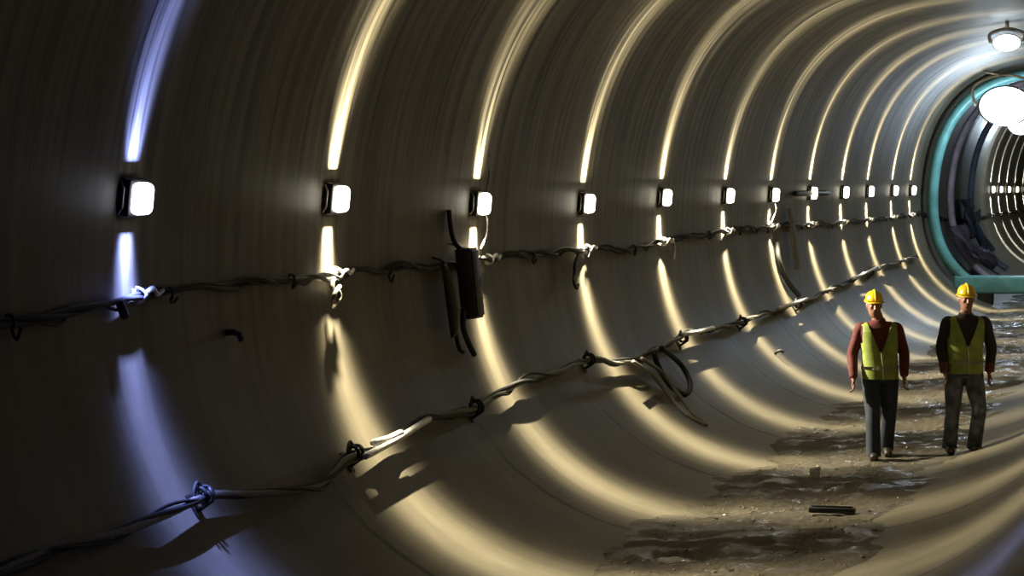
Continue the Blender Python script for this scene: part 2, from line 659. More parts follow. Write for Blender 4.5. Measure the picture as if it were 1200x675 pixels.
def make_lamp(i):
    px, py, _ = LAMPS[i]
    p, s, ph = on_wall(px, py)
    LAMP_AT.append((s, ph))
    c, t, n = axis_at(s)
    up = tangent_up(s, ph)
    inn = t.cross(up)
    if inn.dot(inward(s, ph)) < 0:
        inn = -inn
    # lamp frame: x along the tunnel, y into the wall, z up the wall
    rot = Matrix((t, -inn, up)).transposed()
    if rot.determinant() < 0:
        rot = Matrix((-t, -inn, up)).transposed()
    L = thing('wall_lamp', LAMP_LABELS[i], 'lamp', p, rot, 'wall lamps along the tunnel lining' if i < 12 else 'distant wall lamps')
    bm = bmesh.new()
    box(bm, (0, -0.03, 0), (0.25, 0.07, 0.24), 0.018)
    for zz in (-0.06, 0, 0.06):
        box(bm, (0, 0.0, zz), (0.22, 0.02, 0.02), 0.004)
    finish('housing', bm, M['housing'], L)
    bm = bmesh.new()
    box(bm, (0, -0.095, 0), (0.205, 0.09, 0.20), 0.042)
    finish('diffuser', bm, M['cold_glass'] if i == 0 else M['warm_glass'], L)
    bm = bmesh.new()
    tube(bm, [(-0.10, 0.004, 0.10), (-0.13, -0.004, 0.10), (-0.14, -0.03, 0.06), (-0.14, -0.03, -0.06), (-0.13, -0.004, -0.10), (-0.10, 0.004, -0.10)], 0.008, 6)
    finish('bracket', bm, M['steel'], L)
    for sg in (1, -1):
        ld = bpy.data.lights.new('lamp_optic', 'AREA')
        ld.shape = 'RECTANGLE'
        ld.size, ld.size_y = 0.16, 0.03
        ld.color = COLD if i == 0 else (WARM if i < 12 else (0.82, 0.90, 1.0))
        ld.energy = FAN_W * ((1.0 if sg > 0 else 1.15) if i else (0.8 if sg > 0 else 0.75))
        fan_nodes(ld, tuple(t), 0.18 if sg > 0 else 0.19, (0.001, 0.002, 0.006, 0.012, 0.016)[min(i, 4)] * (1.0 if sg > 0 else 0.45))
        lo = bpy.data.objects.new('lamp_optic', ld)
        COL.objects.link(lo)
        z = (up * (sg * 0.8) + inn * 0.6).normalized()      # emitting direction
        x = t
        y = (-z).cross(x)
        rm = Matrix((x, y, -z)).transposed().to_4x4()
        lo.matrix_world = Matrix.Translation(p + up * (sg * 0.128) + inn * 0.12) @ rm
        lo.parent = L
        lo.matrix_parent_inverse = L.matrix_world.inverted()
    return L


for i in range(len(LAMPS)):
    make_lamp(i)

# ------------------------------------------------------------------ cables along the wall
def wall_path(pix, inset, step=6, jit=0.0, seed=1):
    """pixel samples -> points standing off the lining, smoothed"""
    rr = random.Random(seed)
    P = []
    for i, q in enumerate(pix):
        ins = q[2] if len(q) > 2 else inset
        p, s, ph = on_wall(q[0], q[1], ins)
        P.append(p)
    P = smooth_path(P, step)
    if jit:
        P = [p + Vector((rr.uniform(-jit, jit), rr.uniform(-jit, jit), rr.uniform(-jit, jit))) for p in P]
    return P


def resample(P, d):
    out = [P[0]]
    acc = 0.0
    for a, b in zip(P[:-1], P[1:]):
        L = (b - a).length
        while acc + L >= d:
            t = (d - acc) / L
            a = a.lerp(b, t)
            out.append(a)
            L = (b - a).length
            acc = 0.0
        acc += L
    out.append(P[-1])
    return out


def strand(P, off, pitch, phase, wob, seed):
    """one strand winding around the path P"""
    rr = random.Random(seed)
    a1, a2, a3 = (rr.uniform(0, 6) for _ in range(3))
    fr = frames(P)
    out = []
    L = 0.0
    for i, (p, (t, n, b)) in enumerate(zip(P, fr)):
        if i:
            L += (P[i] - P[i - 1]).length
        a = phase + 2 * PI * L / pitch
        w1 = wob * (math.sin(L * 2.1 + a1) + 0.6 * math.sin(L * 5.3 + a2))
        w2 = wob * 1.2 * (math.sin(L * 1.7 + a3) + 0.6 * math.sin(L * 6.1 + a1))
        out.append(p + n * (off * math.cos(a) + w1 * 0.4) + b * (off * math.sin(a)) + Vector((0, 0, w2)))
    return out


def bundle(name, label, cat, P, specs):
    root = thing(name, label, cat, P[0])
    inv = Matrix.Translation(-P[0])
    for k, (r, off, pitch, wob, mat, pn) in enumerate(specs):
        bm = bmesh.new()
        tube(bm, [inv @ q for q in strand(P, off, pitch, k * 2.2, wob, 11 + k)], r, 7)
        finish(pn, bm, mat, root)
    return root


def wall_frame(s, ph):
    c, t, n = axis_at(s)
    up = tangent_up(s, ph)
    out = inward(s, ph)
    out = (out - up * out.dot(up)).normalized()
    rot = Matrix((t, -out, up)).transposed()
    if rot.determinant() < 0:
        rot = Matrix((-t, -out, up)).transposed()
    return rot


def run_on(pix, inset):
    """wall_path carried on towards the near end of the tunnel"""
    P = wall_path(pix, inset)
    s_, ph_, r_ = s_phi(P[0])
    return [wall_pt(s_ - d, ph_ + 0.004 * math.sin(d * 2.0), inset) for d in np.arange(9.0, 0.2, -0.4)] + P


UP = [(-60, 386), (-20, 379), (40, 372), (100, 362), (150, 348), (185, 344), (250, 337), (320, 329), (385, 322), (420, 319), (480, 315),
      (520, 311), (570, 304), (610, 301), (650, 294), (690, 292), (730, 293), (745, 290), (775, 283), (810, 277), (850, 271),
      (880, 268), (905, 266), (950, 263), (985, 261), (1015, 258), (1045, 255), (1067, 252), (1080, 251), (1105, 256),
      (1130, 258), (1160, 252), (1185, 249), (1203, 247)]
PU = resample(run_on(UP, 0.042), 0.08)
CB = bundle('cable_bundle', 'upper black twisted cable run fixed just below the row of wall lamps', 'cable', PU,
       [(0.019, 0.014, 1.6, 0.010, M['rubber'], 'cable'), (0.016, 0.020, 1.1, 0.016, M['rubber'], 'cable'),
        (0.011, 0.022, 0.8, 0.026, M['rubber'], 'cable')])

for k in range(12):
    q = PU[min(len(PU) - 2, 130 + k * 27)]
    s_, ph_, r_ = s_phi(q)
    rot = wall_frame(s_, ph_)
    rr = random.Random(40 + k)
    bm = bmesh.new()
    tube(bm, [q - PU[0] + rot @ Vector(v) for v in smooth_path([(-.05, -.01, .03), (-.02, -.035, .025), (.01, -.03, -.02), (.03, -.005, -.035 - rr.uniform(0, .05)),
                                                                (.07, -.01, -.05 - rr.uniform(0, .07)), (.11, -.02, rr.uniform(-.05, .03))], 4)], 0.010, 6)
    finish('loose_tie', bm, M['rubber'], CB)

LOW = [(-60, 700), (-20, 682), (20, 660), (60, 642), (110, 632), (180, 610), (225, 587), (240, 580), (290, 578), (345, 577), (385, 560),
       (405, 537), (425, 529), (450, 521), (490, 501), (520, 487), (555, 478), (580, 465), (605, 452), (640, 440), (680, 425),
       (695, 420), (720, 425), (745, 424), (770, 408), (797, 396), (810, 391), (850, 382), (870, 377), (905, 365), (930, 358),
       (960, 346), (990, 332), (1015, 322), (1040, 311), (1060, 305), (1074, 301)]
PL = resample(run_on(LOW, 0.09), 0.08)
bundle('hose_bundle', 'lower grey hose and cables on brackets, rising along the foot of the wall', 'hose', PL,
       [(0.024, 0.010, 3.6, 0.008, M['grey_hose'], 'hose'), (0.020, 0.028, 2.6, 0.010, M['rubber'], 'cable'),
        (0.012, 0.032, 1.7, 0.016, M['rubber'], 'cable')])


# pale clamps that hold the upper run, one under each lamp
CL = [(160, 346), (392, 321), (570, 304), (686, 292), (776, 283), (851, 271), (905, 266), (951, 263), (988, 261), (1018, 258),
      (1047, 255), (1068, 252)]
CLN = ['under the bluish leftmost lamp', 'under the second lamp from the left, with a knot dangling below',
       'under the third lamp from the left, beside the black box', 'under the fourth lamp from the left, above the hook',
       'under the fifth lamp from the left', 'under the sixth lamp from the left', 'under the seventh lamp from the left',
       'under the eighth lamp from the left', 'under the ninth lamp from the left', 'under the tenth lamp from the left',
       'under the eleventh lamp from the left', 'under the twelfth lamp, next to the teal ring']
for i, (px, py) in enumerate(CL):
    p, s, ph = on_wall(px, py)
    T = thing('cable_clamp', 'pale metal cable clamp ' + CLN[i], 'clamp', p, wall_frame(s, ph), 'cable clamps under the wall lamps')
    bm = bmesh.new()
    box(bm, (0, -0.008, 0.0), (0.15, 0.016, 0.085), 0.006)
    finish('plate', bm, M['clamp'], T)
    bm = bmesh.new()
    tube(bm, smooth_path([(-0.03, -0.01, 0.05), (-0.03, -0.05, 0.035), (-0.03, -0.078, 0.0), (-0.03, -0.05, -0.035), (-0.03, -0.01, -0.05)], 5), 0.011, 6)
    finish('strap', bm, M['clamp'], T)
    bm = bmesh.new()
    rr = random.Random(i)
    tube(bm, smooth_path([(-0.02, -0.07, 0.01), (0.07, -0.08, 0.02 + rr.uniform(0, .02)), (0.15, -0.075, -0.005), (0.24, -0.07, rr.uniform(-.02, .03))], 5), [0.018] * 6 + [0.014] * 10, 7)
    finish('cable_tail', bm, M['clamp'], T)

# brackets that carry the lower hose
BR = [(238, 581, 'dark hose bracket on the bluish lit wall, lowest at the left'), (416, 531, 'dark hose bracket with a curled tie below the second wall lamp'),
      (558, 477, 'dark hose bracket below the hanging black box'), (690, 421, 'dark hose bracket left of the drooping cable loop'),
      (800, 396, 'hose bracket just right of the drooping cable loop'), (870, 377, 'dark hose bracket halfway between cable loop and left worker'),
      (935, 357, 'hose bracket below the narrow grey board'), (1020, 319, 'small hose bracket above the left worker')]
for i, (px, py, lb) in enumerate(BR):
    p, s, ph = on_wall(px, py, 0.09)
    q = wall_pt(s, ph)
    T = thing('hose_bracket', lb, 'bracket', q, wall_frame(s, ph), 'brackets under the lower hose')
    bm = bmesh.new()
    box(bm, (0, -0.006, -0.02), (0.09, 0.014, 0.16), 0.004)
    finish('base_plate', bm, M['black'], T)
    bm = bmesh.new()
    tube(bm, [(0, 0, -0.06), (0, -0.08, -0.055), (0, -0.13, -0.05), (0, -0.15, -0.02), (0, -0.15, 0.03)], 0.014, 7)
    tube_end = None
    finish('arm', bm, M['black'], T)
    bm = bmesh.new()
    pts = [(0.05 * math.sin(a * 0.5), -0.09 + 0.048 * math.cos(a), 0.050 * math.sin(a) + 0.01) for a in np.linspace(0, 3.6 * PI, 30)]
    tube(bm, pts, 0.014, 6)
    finish('tie', bm, M['rubber'], T)
    bm = bmesh.new()
    tube(bm, smooth_path([(0.02, -0.10, 0.06), (-0.05, -0.12, 0.09), (-0.11, -0.10, 0.05), (-0.13, -0.08, -0.01)], 5), 0.012, 6)
    finish('tie_end', bm, M['rubber'], T)


def loose_cable(name, label, pix, inset, r, mat, cat='cable'):
    P = wall_path(pix, inset, 8)
    bm = bmesh.new()
    tube(bm, P, r, 8)
    return tag(finish(name, bm, mat), label, cat)


# straight conduits on the lower hose, coloured pale for the light strips crossing it
for k, (a, b, lb) in enumerate([((428, 535), (503, 491), 'pale straight conduit length tied along the hose beside the curled bracket tie'),
                                ((437, 519), (470, 507), 'short pale conduit stub at the curled bracket tie'),
                                ((800, 392), (836, 384), 'pale conduit length on the hose right of the cable loop'),
                                ((912, 361), (946, 350), 'pale conduit length on the hose below the grey board'),
                                ((998, 327), (1028, 313), 'pale conduit length on the hose above the left worker')]):
    A, s, ph = on_wall(a[0], a[1], 0.16)
    B, s, ph = on_wall(b[0], b[1], 0.16)
    bm = bmesh.new()
    tube(bm, [A, A.lerp(B, .02), A.lerp(B, .5) + Vector((0, 0, -0.01)), A.lerp(B, .98), B], [0.024, 0.027, 0.026, 0.027, 0.024], 10)
    tag(finish('conduit', bm, M['clamp']), lb, 'pipe', 'conduit lengths on the lower hose')

# drooping loop beside the fourth lamp's light strip
loose_cable('cable', 'grey hose drooping from the lower bracket down the wall, long narrow loop',
            [(742, 424, .2), (765, 440, .12), (785, 465, .06), (805, 486, .05), (828, 498, .05), (812, 484, .08), (795, 462, .1), (775, 436, .13), (752, 420, .2)], 0.1, 0.022, M['grey_hose'])
loose_cable('cable', 'black coiled cable loop hanging behind the drooping grey hose',
            [(766, 412, .17), (772, 430, .1), (786, 452, .06), (803, 462, .05), (809, 450, .06), (800, 430, .08), (785, 415, .12), (775, 408, .17)], 0.1, 0.032, M['rubber'])

# black box under the third lamp
pA, sA, phA = on_wall(541, 333, 0.09)
T = thing('hanging_box', 'tall black electrical box hanging on the wall below the third lamp', 'electrical box', pA, wall_frame(sA, phA))
bm = bmesh.new()
box(bm, (0.0, -0.07, 0.0), (0.22, 0.14, 0.62), 0.012)
finish('case', bm, M['black'], T)
bm = bmesh.new()
box(bm, (0.0, -0.147, 0.0), (0.19, 0.016, 0.57), 0.005)
finish('door', bm, M['black'], T)
bm = bmesh.new()
box(bm, (0.07, -0.16, 0.0), (0.018, 0.016, 0.07), 0.004)
finish('latch', bm, M['steel'], T)
bm = bmesh.new()
tube(bm, [(-0.06, -0.05, 0.30), (-0.04, 0.02, 0.35), (0.0, 0.085, 0.37), (0.04, 0.02, 0.35), (0.06, -0.05, 0.30)], 0.011, 7)
finish('hanger', bm, M['steel'], T)
pB, sB, phB = on_wall(522, 345, 0.09)
T = thing('bag', 'dark flat bag hanging on the wall left of the black box', 'bag', pB, wall_frame(sB, phB))
bm = bmesh.new()
rings = []
for z, wd, dp in ((0.26, .04, .02), (0.2, .07, .035), (0.04, .08, .05), (-0.16, .075, .055), (-0.34, .055, .04), (-0.38, .02, .015)):
    rings.append([Vector((wd * math.cos(a), -dp * 0.9 + dp * 0.85 * math.sin(a), z)) for a in np.linspace(0, 2 * PI, 16, endpoint=False)])
loft(bm, rings)
finish('sack', bm, M['black'], T)
bm = bmesh.new()
tube(bm, smooth_path([(0, -0.02, 0.2), (0.01, -0.01, 0.28), (0.0, 0.08, 0.33)], 5), 0.012, 6)
finish('strap', bm, M['rubber'], T)
loose_cable('cable', 'black cable climbing the wall left of the third lamp to the black box', [(526, 246, .02), (527, 258, .03), (529, 272, .04), (533, 284, .09), (540, 293, .15)], .04, 0.022, M['rubber'])
loose_cable('cable', 'black cable end hanging out of the bottom of the black box', [(543, 362, .15), (543, 384, .08), (549, 402, .05), (556, 416, .04)], .05, 0.026, M['rubber'])
loose_cable('cable', 'second black cable hanging under the black box, curling left', [(536, 362, .15), (534, 386, .07), (538, 408, .04), (543, 413, .05)], .05, 0.02, M['rubber'])
loose_cable('wire', 'thin pale wire looping from the third lamp down to the black box', [(567, 243, .12), (571, 258, .10), (570, 275, .06), (563, 292, .1)], .05, 0.008, M['clamp'], 'wire')
loose_cable('wire', 'thin dark wire rising on the wall above the third lamp', [(569, 226, .08), (573, 205, .02), (573, 182, .01)], .05, 0.007, M['rubber'], 'wire')

# small things dangling from the upper run
loose_cable('cable', 'knotted cable end dangling below the second wall lamp', [(391, 325, .08), (390, 338, .08), (397, 342, .1), (398, 350, .1), (391, 354, .08), (392, 345, .12), (398, 336, .08)], .05, 0.018, M['grey_hose'])
loose_cable('hook', 'dark hook on a thin wire dangling below the fourth wall lamp', [(678, 296, .06), (674, 308, .05), (673, 322, .05), (673, 332, .06), (676, 338, .07), (678, 333, .08)], .05, 0.016, M['black'], 'hook')
loose_cable('wire', 'short pale wire hanging right of the fifth lamp light strip', [(789, 280, .08), (791, 290, .04), (790, 304, .03)], .05, 0.011, M['clamp'], 'wire')
loose_cable('cable', 'short black cable end hanging below the bluish leftmost lamp clamp', [(140, 352, .06), (143, 362, .07), (146, 370, .06)], .05, 0.03, M['rubber'])
loose_cable('wire', 'pale wire looping from the seventh lamp down to its clamp', [(908, 236, .11), (909, 247, .08), (905, 258, .05), (902, 264, .06)], .05, 0.009, M['clamp'], 'wire')
for px, py, lb in ((265, 390, 'small dark peg sticking out of the bare wall below the bluish lamp'), (908, 415, 'small dark peg on the lower wall left of the workers')):
    p, s, ph = on_wall(px, py)
    bm = bmesh.new()
    rot = wall_frame(s, ph)
    tube(bm, [p + rot @ Vector(v) for v in ((0, 0.01, 0), (0, -0.05, 0), (0.01, -0.09, -0.02), (0.01, -0.10, -0.07))], 0.022, 8)
    tag(finish('peg', bm, M['black']), lb, 'peg')

# narrow board and hose between the seventh and eighth lamps
p, s, ph = on_wall(922, 282)
p = p + inward(s, ph) * 0.085
T = thing('board', 'narrow weathered grey board leaning upright on the wall between two lamps', 'board', p, wall_frame(s, ph))
bm = bmesh.new()
box(bm, (0, -0.03, 0), (0.30, 0.045, 0.95), 0.006)
finish('plank', bm, M['board'], T)
for zz in (-0.3, 0.3):
    bm = bmesh.new()
    box(bm, (0, -0.062, zz), (0.30, 0.02, 0.07), 0.004)
    finish('batten', bm, M['board'], T)
loose_cable('hose', 'dark hose curving down the wall beside the narrow grey board', [(911, 285, .05), (912, 300, .06), (917, 318, .06), (926, 334, .06), (937, 347, .1)], .05, 0.04, M['rubber'], 'hose')
A, s1, ph1 = on_wall(931, 227, .05)
B, s2, ph2 = on_wall(971, 226, .05)
bm = bmesh.new()
tube(bm, [A, A.lerp(B, .04), A.lerp(B, .96), B], [0.03, 0.045, 0.045, 0.03], 8)
tag(finish('bar', bm, M['black']), 'short dark horizontal bar fixed to the wall behind the eighth lamp', 'bar')


# ------------------------------------------------------------------ teal steel ring of the far gantry, and two rings painted as lit wall
def ring_frame(name, label, cat, px, py, width, depth, mat, inset, foot_beam=None):
    p, s, ph = on_wall(px, py, inset)
    c, t, n = axis_at(s)
    T = thing(name, label, cat, (c.x, c.y, 0))
    bm = bmesh.new()
    rings = []
    phs = np.linspace(math.radians(-52), math.radians(232), 97)
    for a in phs:
        ro = float(rad(a)) - inset
        d = n * math.cos(a) + Vector((0, 0, math.sin(a)))
        sec = []
        for u, v in ((-.5, .25), (-.25, .5), (.25, .5), (.5, .25), (.5, -.25), (.25, -.5), (-.25, -.5), (-.5, -.25)):
            sec.append(c - Vector((c.x, c.y, 0)) + d * (ro + v * depth) + t * (u * width))
        rings.append(sec)
    loft(bm, rings)
    finish('ring', bm, mat, T)
    return T, s, c, t, n


T, sT, cT, tT, nT = ring_frame('gantry_ring', 'teal painted steel ring frame across the far tunnel with a low beam', 'steel ring', 1093, 225, 0.42, 0.24, M['teal'], 0.26)
rotT = Matrix((nT, tT, Vector((0, 0, 1)))).transposed()
bm = bmesh.new()
box(bm, (0, 0, 0.42), (4.5, 0.45, 0.40), 0.05, rotT)
finish('foot_beam', bm, M['teal'], T)
for sg in (-1, 1):
    bm = bmesh.new()
    box(bm, tuple(nT * (sg * 1.55) + Vector((0, 0, 0.11))), (0.35, 0.4, 0.34), 0.03, rotT)
    finish('foot', bm, M['black'], T)
T2, s2, c2, t2, n2 = ring_frame('gantry_ring', 'lilac ring painted as lit wall behind the teal ring frame', 'steel ring', 1114, 225, 0.30, 0.16, M['lilac'], 0.22)  # lilac-lit strip of wall, put into a ring's shape and colour
T3, s3, c3, t3, n3 = ring_frame('gantry_ring', 'blue-grey ring painted as blue-lit wall, farthest back, before the tiny distant lamps', 'steel ring', 1138, 225, 0.34, 0.16, M['bluegrey'], 0.22)  # blue-lit band of wall, put into a ring's shape and colour


def crumpled(name, label, cat, px, py, w_, h_, inset, mat, seed, parent=None):
    p, s, ph = on_wall(px, py, inset)
    rot = wall_frame(s, ph)
    rr = np.random.default_rng(seed)
    bm = bmesh.new()
    nu, nv = 22, 16
    f1 = rr.uniform(2, 9, 8)
    f2 = rr.uniform(0, 6, 8)
    grid = []
    for i in range(nu):
        row = []
        for j in range(nv):
            u, v = i / (nu - 1) - .5, j / (nv - 1) - .5
            d = sum(math.sin(f1[k] * (u * (1 + k % 3) + v * (k % 2 + .6)) + f2[k]) for k in range(8)) / 8
            sag = -0.35 * (1 - 4 * u * u) * (v < 0) * abs(v)
            row.append(bm.verts.new(p + rot @ Vector((u * w_ * (1 + .25 * d), -0.12 - 0.28 * d, (v + sag + 0.22 * d * u) * h_))))
        grid.append(row)
    for i in range(nu - 1):
        for j in range(nv - 1):
            bm.faces.new((grid[i][j], grid[i + 1][j], grid[i + 1][j + 1], grid[i][j + 1]))
    ext = bmesh.ops.solidify(bm, geom=bm.faces[:], thickness=0.03)
    return tag(finish(name, bm, mat), label, cat)


crumpled('plastic_sheet', 'crumpled lilac plastic sheet hanging low on the far lilac ring', 'plastic sheet', 1128, 284, 2.6, 0.85, 0.25, M['lilac'], 3)
crumpled('plastic_sheet', 'second crumpled lilac plastic sheet, lower and right toward the teal beam', 'plastic sheet', 1150, 303, 3.0, 0.6, 0.3, M['lilac'], 5)
crumpled('tarpaulin', 'dark blue-grey tarpaulin bunched on the wall between lilac and blue-grey rings', 'tarpaulin', 1131, 254, 2.4, 0.9, 0.15, M['bluegrey'], 9)
crumpled('tarpaulin', 'pale blue-grey tarpaulin hanging down the blue-grey ring', 'tarpaulin', 1143, 272, 1.6, 1.0, 0.2, M['bluegrey'], 12)


# ------------------------------------------------------------------ floodlights at the crown
def ell_ring(hw, y, hh, n=32):
    return [Vector((hw * math.cos(2 * PI * k / n), y, hh * math.sin(2 * PI * k / n))) for k in range(n)]


def floodlight(label, px, py, inset, wd, ht, watts, group=None):
    p, s, ph = on_wall(px, py, inset, 25.0)
    print('floodlight at', p, s)
    c, t, n = axis_at(s)
    to = (CAM + Vector((-3.5, 18, -1.5)) - p).normalized()
    x = Vector((0, 0, 1)).cross(to).normalized()
    z = to.cross(x)
    rot = Matrix((x, -to, z)).transposed()
    if rot.determinant() < 0:
        rot = Matrix((-x, -to, z)).transposed()
    T = thing('floodlight', label, 'floodlight', p, rot, group)
    bm = bmesh.new()
    rings = []
    for y, f in ((0.20, .55), (0.18, .62), (0.02, .98), (-0.02, 1.0), (-0.03, .97)):
        hw, hh = wd * f / 2, ht * f / 2
        rings.append(ell_ring(hw, y, hh))
    loft(bm, rings)
    finish('housing', bm, M['housing'], T)
    bm = bmesh.new()
    loft(bm, [ell_ring(wd * f / 2, y, ht * f / 2) for y, f in ((-.02, .93), (-.045, .93), (-.075, .8), (-.10, .5), (-.112, .15))])
    finish('glass', bm, M['flood_glass'], T)
    bm = bmesh.new()
    loc_up = rot.transposed() @ (wall_pt(s, ph) - p)
    tube(bm, smooth_path([(-wd * .55, 0.0, 0), (-wd * .56, 0.05, ht * .5), (0, 0.1, ht * .75), (wd * .56, 0.05, ht * .5), (wd * .55, 0, 0)], 5), 0.03, 8)
    finish('yoke', bm, M['steel'], T)
    bm = bmesh.new()
    tube(bm, [Vector((0, 0.1, ht * .72)), loc_up], 0.03, 8)
    finish('hanger', bm, M['steel'], T)
    ld = bpy.data.lights.new('flood_beam', 'POINT')
    ld.energy = watts
    ld.color = (0.68, 0.84, 1.0)
    ld.shadow_soft_size = 0.25
    lo = bpy.data.objects.new('flood_beam', ld)
    COL.objects.link(lo)
    lo.matrix_world = Matrix.Translation(p - Vector((0, 0, ht * .75)))
    lo.parent = T
    lo.matrix_parent_inverse = T.matrix_world.inverted()
    return T


floodlight('glaring cold floodlight hung below the tunnel crown, the brightest spot', 1178, 124, 0.90, 1.2, 0.9, FLOOD_W)
floodlight('smaller cold floodlight nearer the crown, above the brightest floodlight', 1180, 50, 0.36, 0.50, 0.30, 16)
floodlight('added cold floodlight at the right picture edge, deeper in the tunnel beyond the teal ring', 1196, 146, 0.45, 0.8, 0.6, 260)  # added lamp, no visible source; brightens the gantry beyond the teal ring


# ------------------------------------------------------------------ floor clutter
for (bl, bs, bw, bh, bd), (px, py, rx, ry, lb) in zip(BASINS, PUDDLES):
    c, t, n = axis_at(bs)
    lev = min(floor_z(bl + .95 * bw * math.cos(k), bs + .95 * bh * math.sin(k)) for k in np.linspace(0, 2 * PI, 12)) + 0.004
    bm = bmesh.new()
    rings = []
    for f in np.linspace(0.04, 1.15, 9):
        ring = []
        for th in np.linspace(0, 2 * PI, 36, endpoint=False):
            dl, ds = bw * f * math.cos(th), bh * f * math.sin(th)
            zr = 0.0025 * math.sin(11 * dl + bs) * math.sin(9 * ds + 1) + 0.0012 * math.sin(31 * dl) * math.sin(27 * ds)
            z = lev + zr if f < 1.1 else lev - 0.03
            v = n * (bl + dl) + t * ds
            ring.append(Vector((v.x + c.x, v.y + c.y, z)))
        rings.append(ring)
    loft(bm, rings, caps=True)
    tag(finish('puddle', bm, M['water']), lb, 'puddle')

p = on_floor(975, 604)
s, ph, r = s_phi(p)
c, t, n = axis_at(s)
bm = bmesh.new()
rotF = Matrix((n, t, Vector((0, 0, 1)))).transposed()
box(bm, tuple(p + Vector((0, 0, 0.045))), (0.40, 0.07, 0.05), 0.008, rotF)
box(bm, tuple(p + Vector((0, 0, 0.075))), (0.36, 0.02, 0.02), 0.004, rotF)
tag(finish('steel_bar', bm, M['black']), 'short black bar lying across the mud in front of the workers', 'bar')

p = on_floor(955, 561)
bm = bmesh.new()  # pale block shaped and coloured in place of a bright floor glint
box(bm, tuple(p + Vector((0, 0, 0.06))), (0.10, 0.07, 0.09), 0.01, rotF)
box(bm, tuple(p + Vector((0.03, 0, 0.10))), (0.05, 0.05, 0.03), 0.006, rotF)
tag(finish('glint_block', bm, M['clamp']), 'small pale block in place of a glint on the mud before the left worker', 'block')


def gravel():
    bm = bmesh.new()
    ss = rng.uniform(15, 70, 1300) ** 1.0
    for s in ss:
        s = 15 + (s - 15) ** 1.25 / 3.0
        c, t, n = axis_at(s)
        lat = rng.normal() * 0.7
        if abs(lat) > 1.25:
            continue
        sz = rng.uniform(0.006, 0.020)
        r_ = bmesh.ops.create_icosphere(bm, subdivisions=1, radius=sz)
        q = c + n * lat
        o = Vector((q.x, q.y, floor_z(lat, s) + sz * 0.3))
        for v in r_['verts']:
            v.co = Vector((v.co.x * rng.uniform(.7, 1.5), v.co.y * rng.uniform(.7, 1.5), v.co.z * rng.uniform(.5, .9))) + o
    tag(finish('gravel', bm, M['stone'], smooth=False), 'loose muddy gravel scattered over the wet tunnel floor', 'gravel', kind='stuff')


gravel()


# ------------------------------------------------------------------ the two workers
def ell(c, rx, ry, ax=None, ay=None, n=20, sq=1.0):
    """ellipse ring; sq < 1 squarer"""
    c = Vector(c)
    ax = Vector(ax or (1, 0, 0))
    ay = Vector(ay or (0, 1, 0))
    out = []
    for k in range(n):
        a = 2 * PI * k / n
        ca, sa = math.cos(a), math.sin(a)
        out.append(c + ax * (rx * math.copysign(abs(ca) ** sq, ca)) + ay * (ry * math.copysign(abs(sa) ** sq, sa)))
    return out


def ball(bm, c, r, sub=3):
    q = bmesh.ops.create_icosphere(bm, subdivisions=sub, radius=1.0)
    for v in q['verts']:
        v.co = Vector((v.co.x * r[0], v.co.y * r[1], v.co.z * r[2])) + Vector(c)


def fuse(name, bm, mat, parent, voxel=0.008, smooth=4):
    """melt overlapping volumes into one continuous skin"""
    bmesh.ops.recalc_face_normals(bm, faces=bm.faces)
    me = bpy.data.meshes.new(name)
    bm.to_mesh(me)
    bm.free()
    o = bpy.data.objects.new(name, me)
    COL.objects.link(o)
    rm = o.modifiers.new('r', 'REMESH')
    rm.mode = 'VOXEL'
    rm.voxel_size = voxel
    sm = o.modifiers.new('s', 'SMOOTH')
    sm.iterations = smooth
    sm.factor = 0.5
    dg = bpy.context.evaluated_depsgraph_get()
    me2 = bpy.data.meshes.new_from_object(o.evaluated_get(dg))
    bpy.data.objects.remove(o)
    bpy.data.meshes.remove(me)
    me2.name = name
    return link(name, me2, mat, parent)


def lerp(a, b, t):
    return Vector(a).lerp(Vector(b), t)


def limb(bm, pts, radii, seg=14):
    P = smooth_path(pts, 6)
    rr = np.interp(np.linspace(0, len(pts) - 1, len(P)), range(len(pts)), radii)
    tube(bm, P, list(rr), seg)


def hand(bm, wrist, d, side, curl):
    """palm, four curled fingers and a thumb hanging along d; side +1: thumb towards +x of the hand frame"""
    d = Vector(d).normalized()
    wrist = Vector(wrist)
    fwd = Vector((0, -1, 0))
    fwd = (fwd - d * fwd.dot(d)).normalized()       # thumb side, towards the walking direction
    pal = d.cross(fwd) * side                       # out of the palm, towards the thigh
    rings = []
    for t_, w_, h_ in ((-.01, .026, .020), (.025, .034, .017), (.06, .041, .015), (.092, .040, .013)):
        rings.append(ell(wrist + d * t_, w_, h_, fwd, pal, 12))
    loft(bm, rings)
    for k, (off, ln) in enumerate(((.030, .070), (.010, .078), (-.011, .072), (-.030, .057))):
        a = wrist + d * .088 + fwd * off
        ang = 0.35 + curl + 0.06 * k
        p1 = a + (d * math.cos(ang * .5) + pal * math.sin(ang * .5)) * ln * .45
        p2 = p1 + (d * math.cos(ang * 1.5) + pal * math.sin(ang * 1.5)) * ln * .33
        p3 = p2 + (d * math.cos(ang * 2.3) + pal * math.sin(ang * 2.3)) * ln * .25
        tube(bm, [a - d * .01, a, p1, p2, p3], [.0085, .009, .0085, .008, .0065], 8)
    a = wrist + d * .025 + fwd * .028
    p1 = a + (d * .6 + fwd * .7 + pal * .25).normalized() * .035
    p2 = p1 + (d * .9 + fwd * .25 + pal * .35).normalized() * .03
    p3 = p2 + (d * .95 + pal * .4).normalized() * .022
    tube(bm, [a - fwd * .012, a, p1, p2, p3], [.012, .012, .0105, .0095, .007], 8)


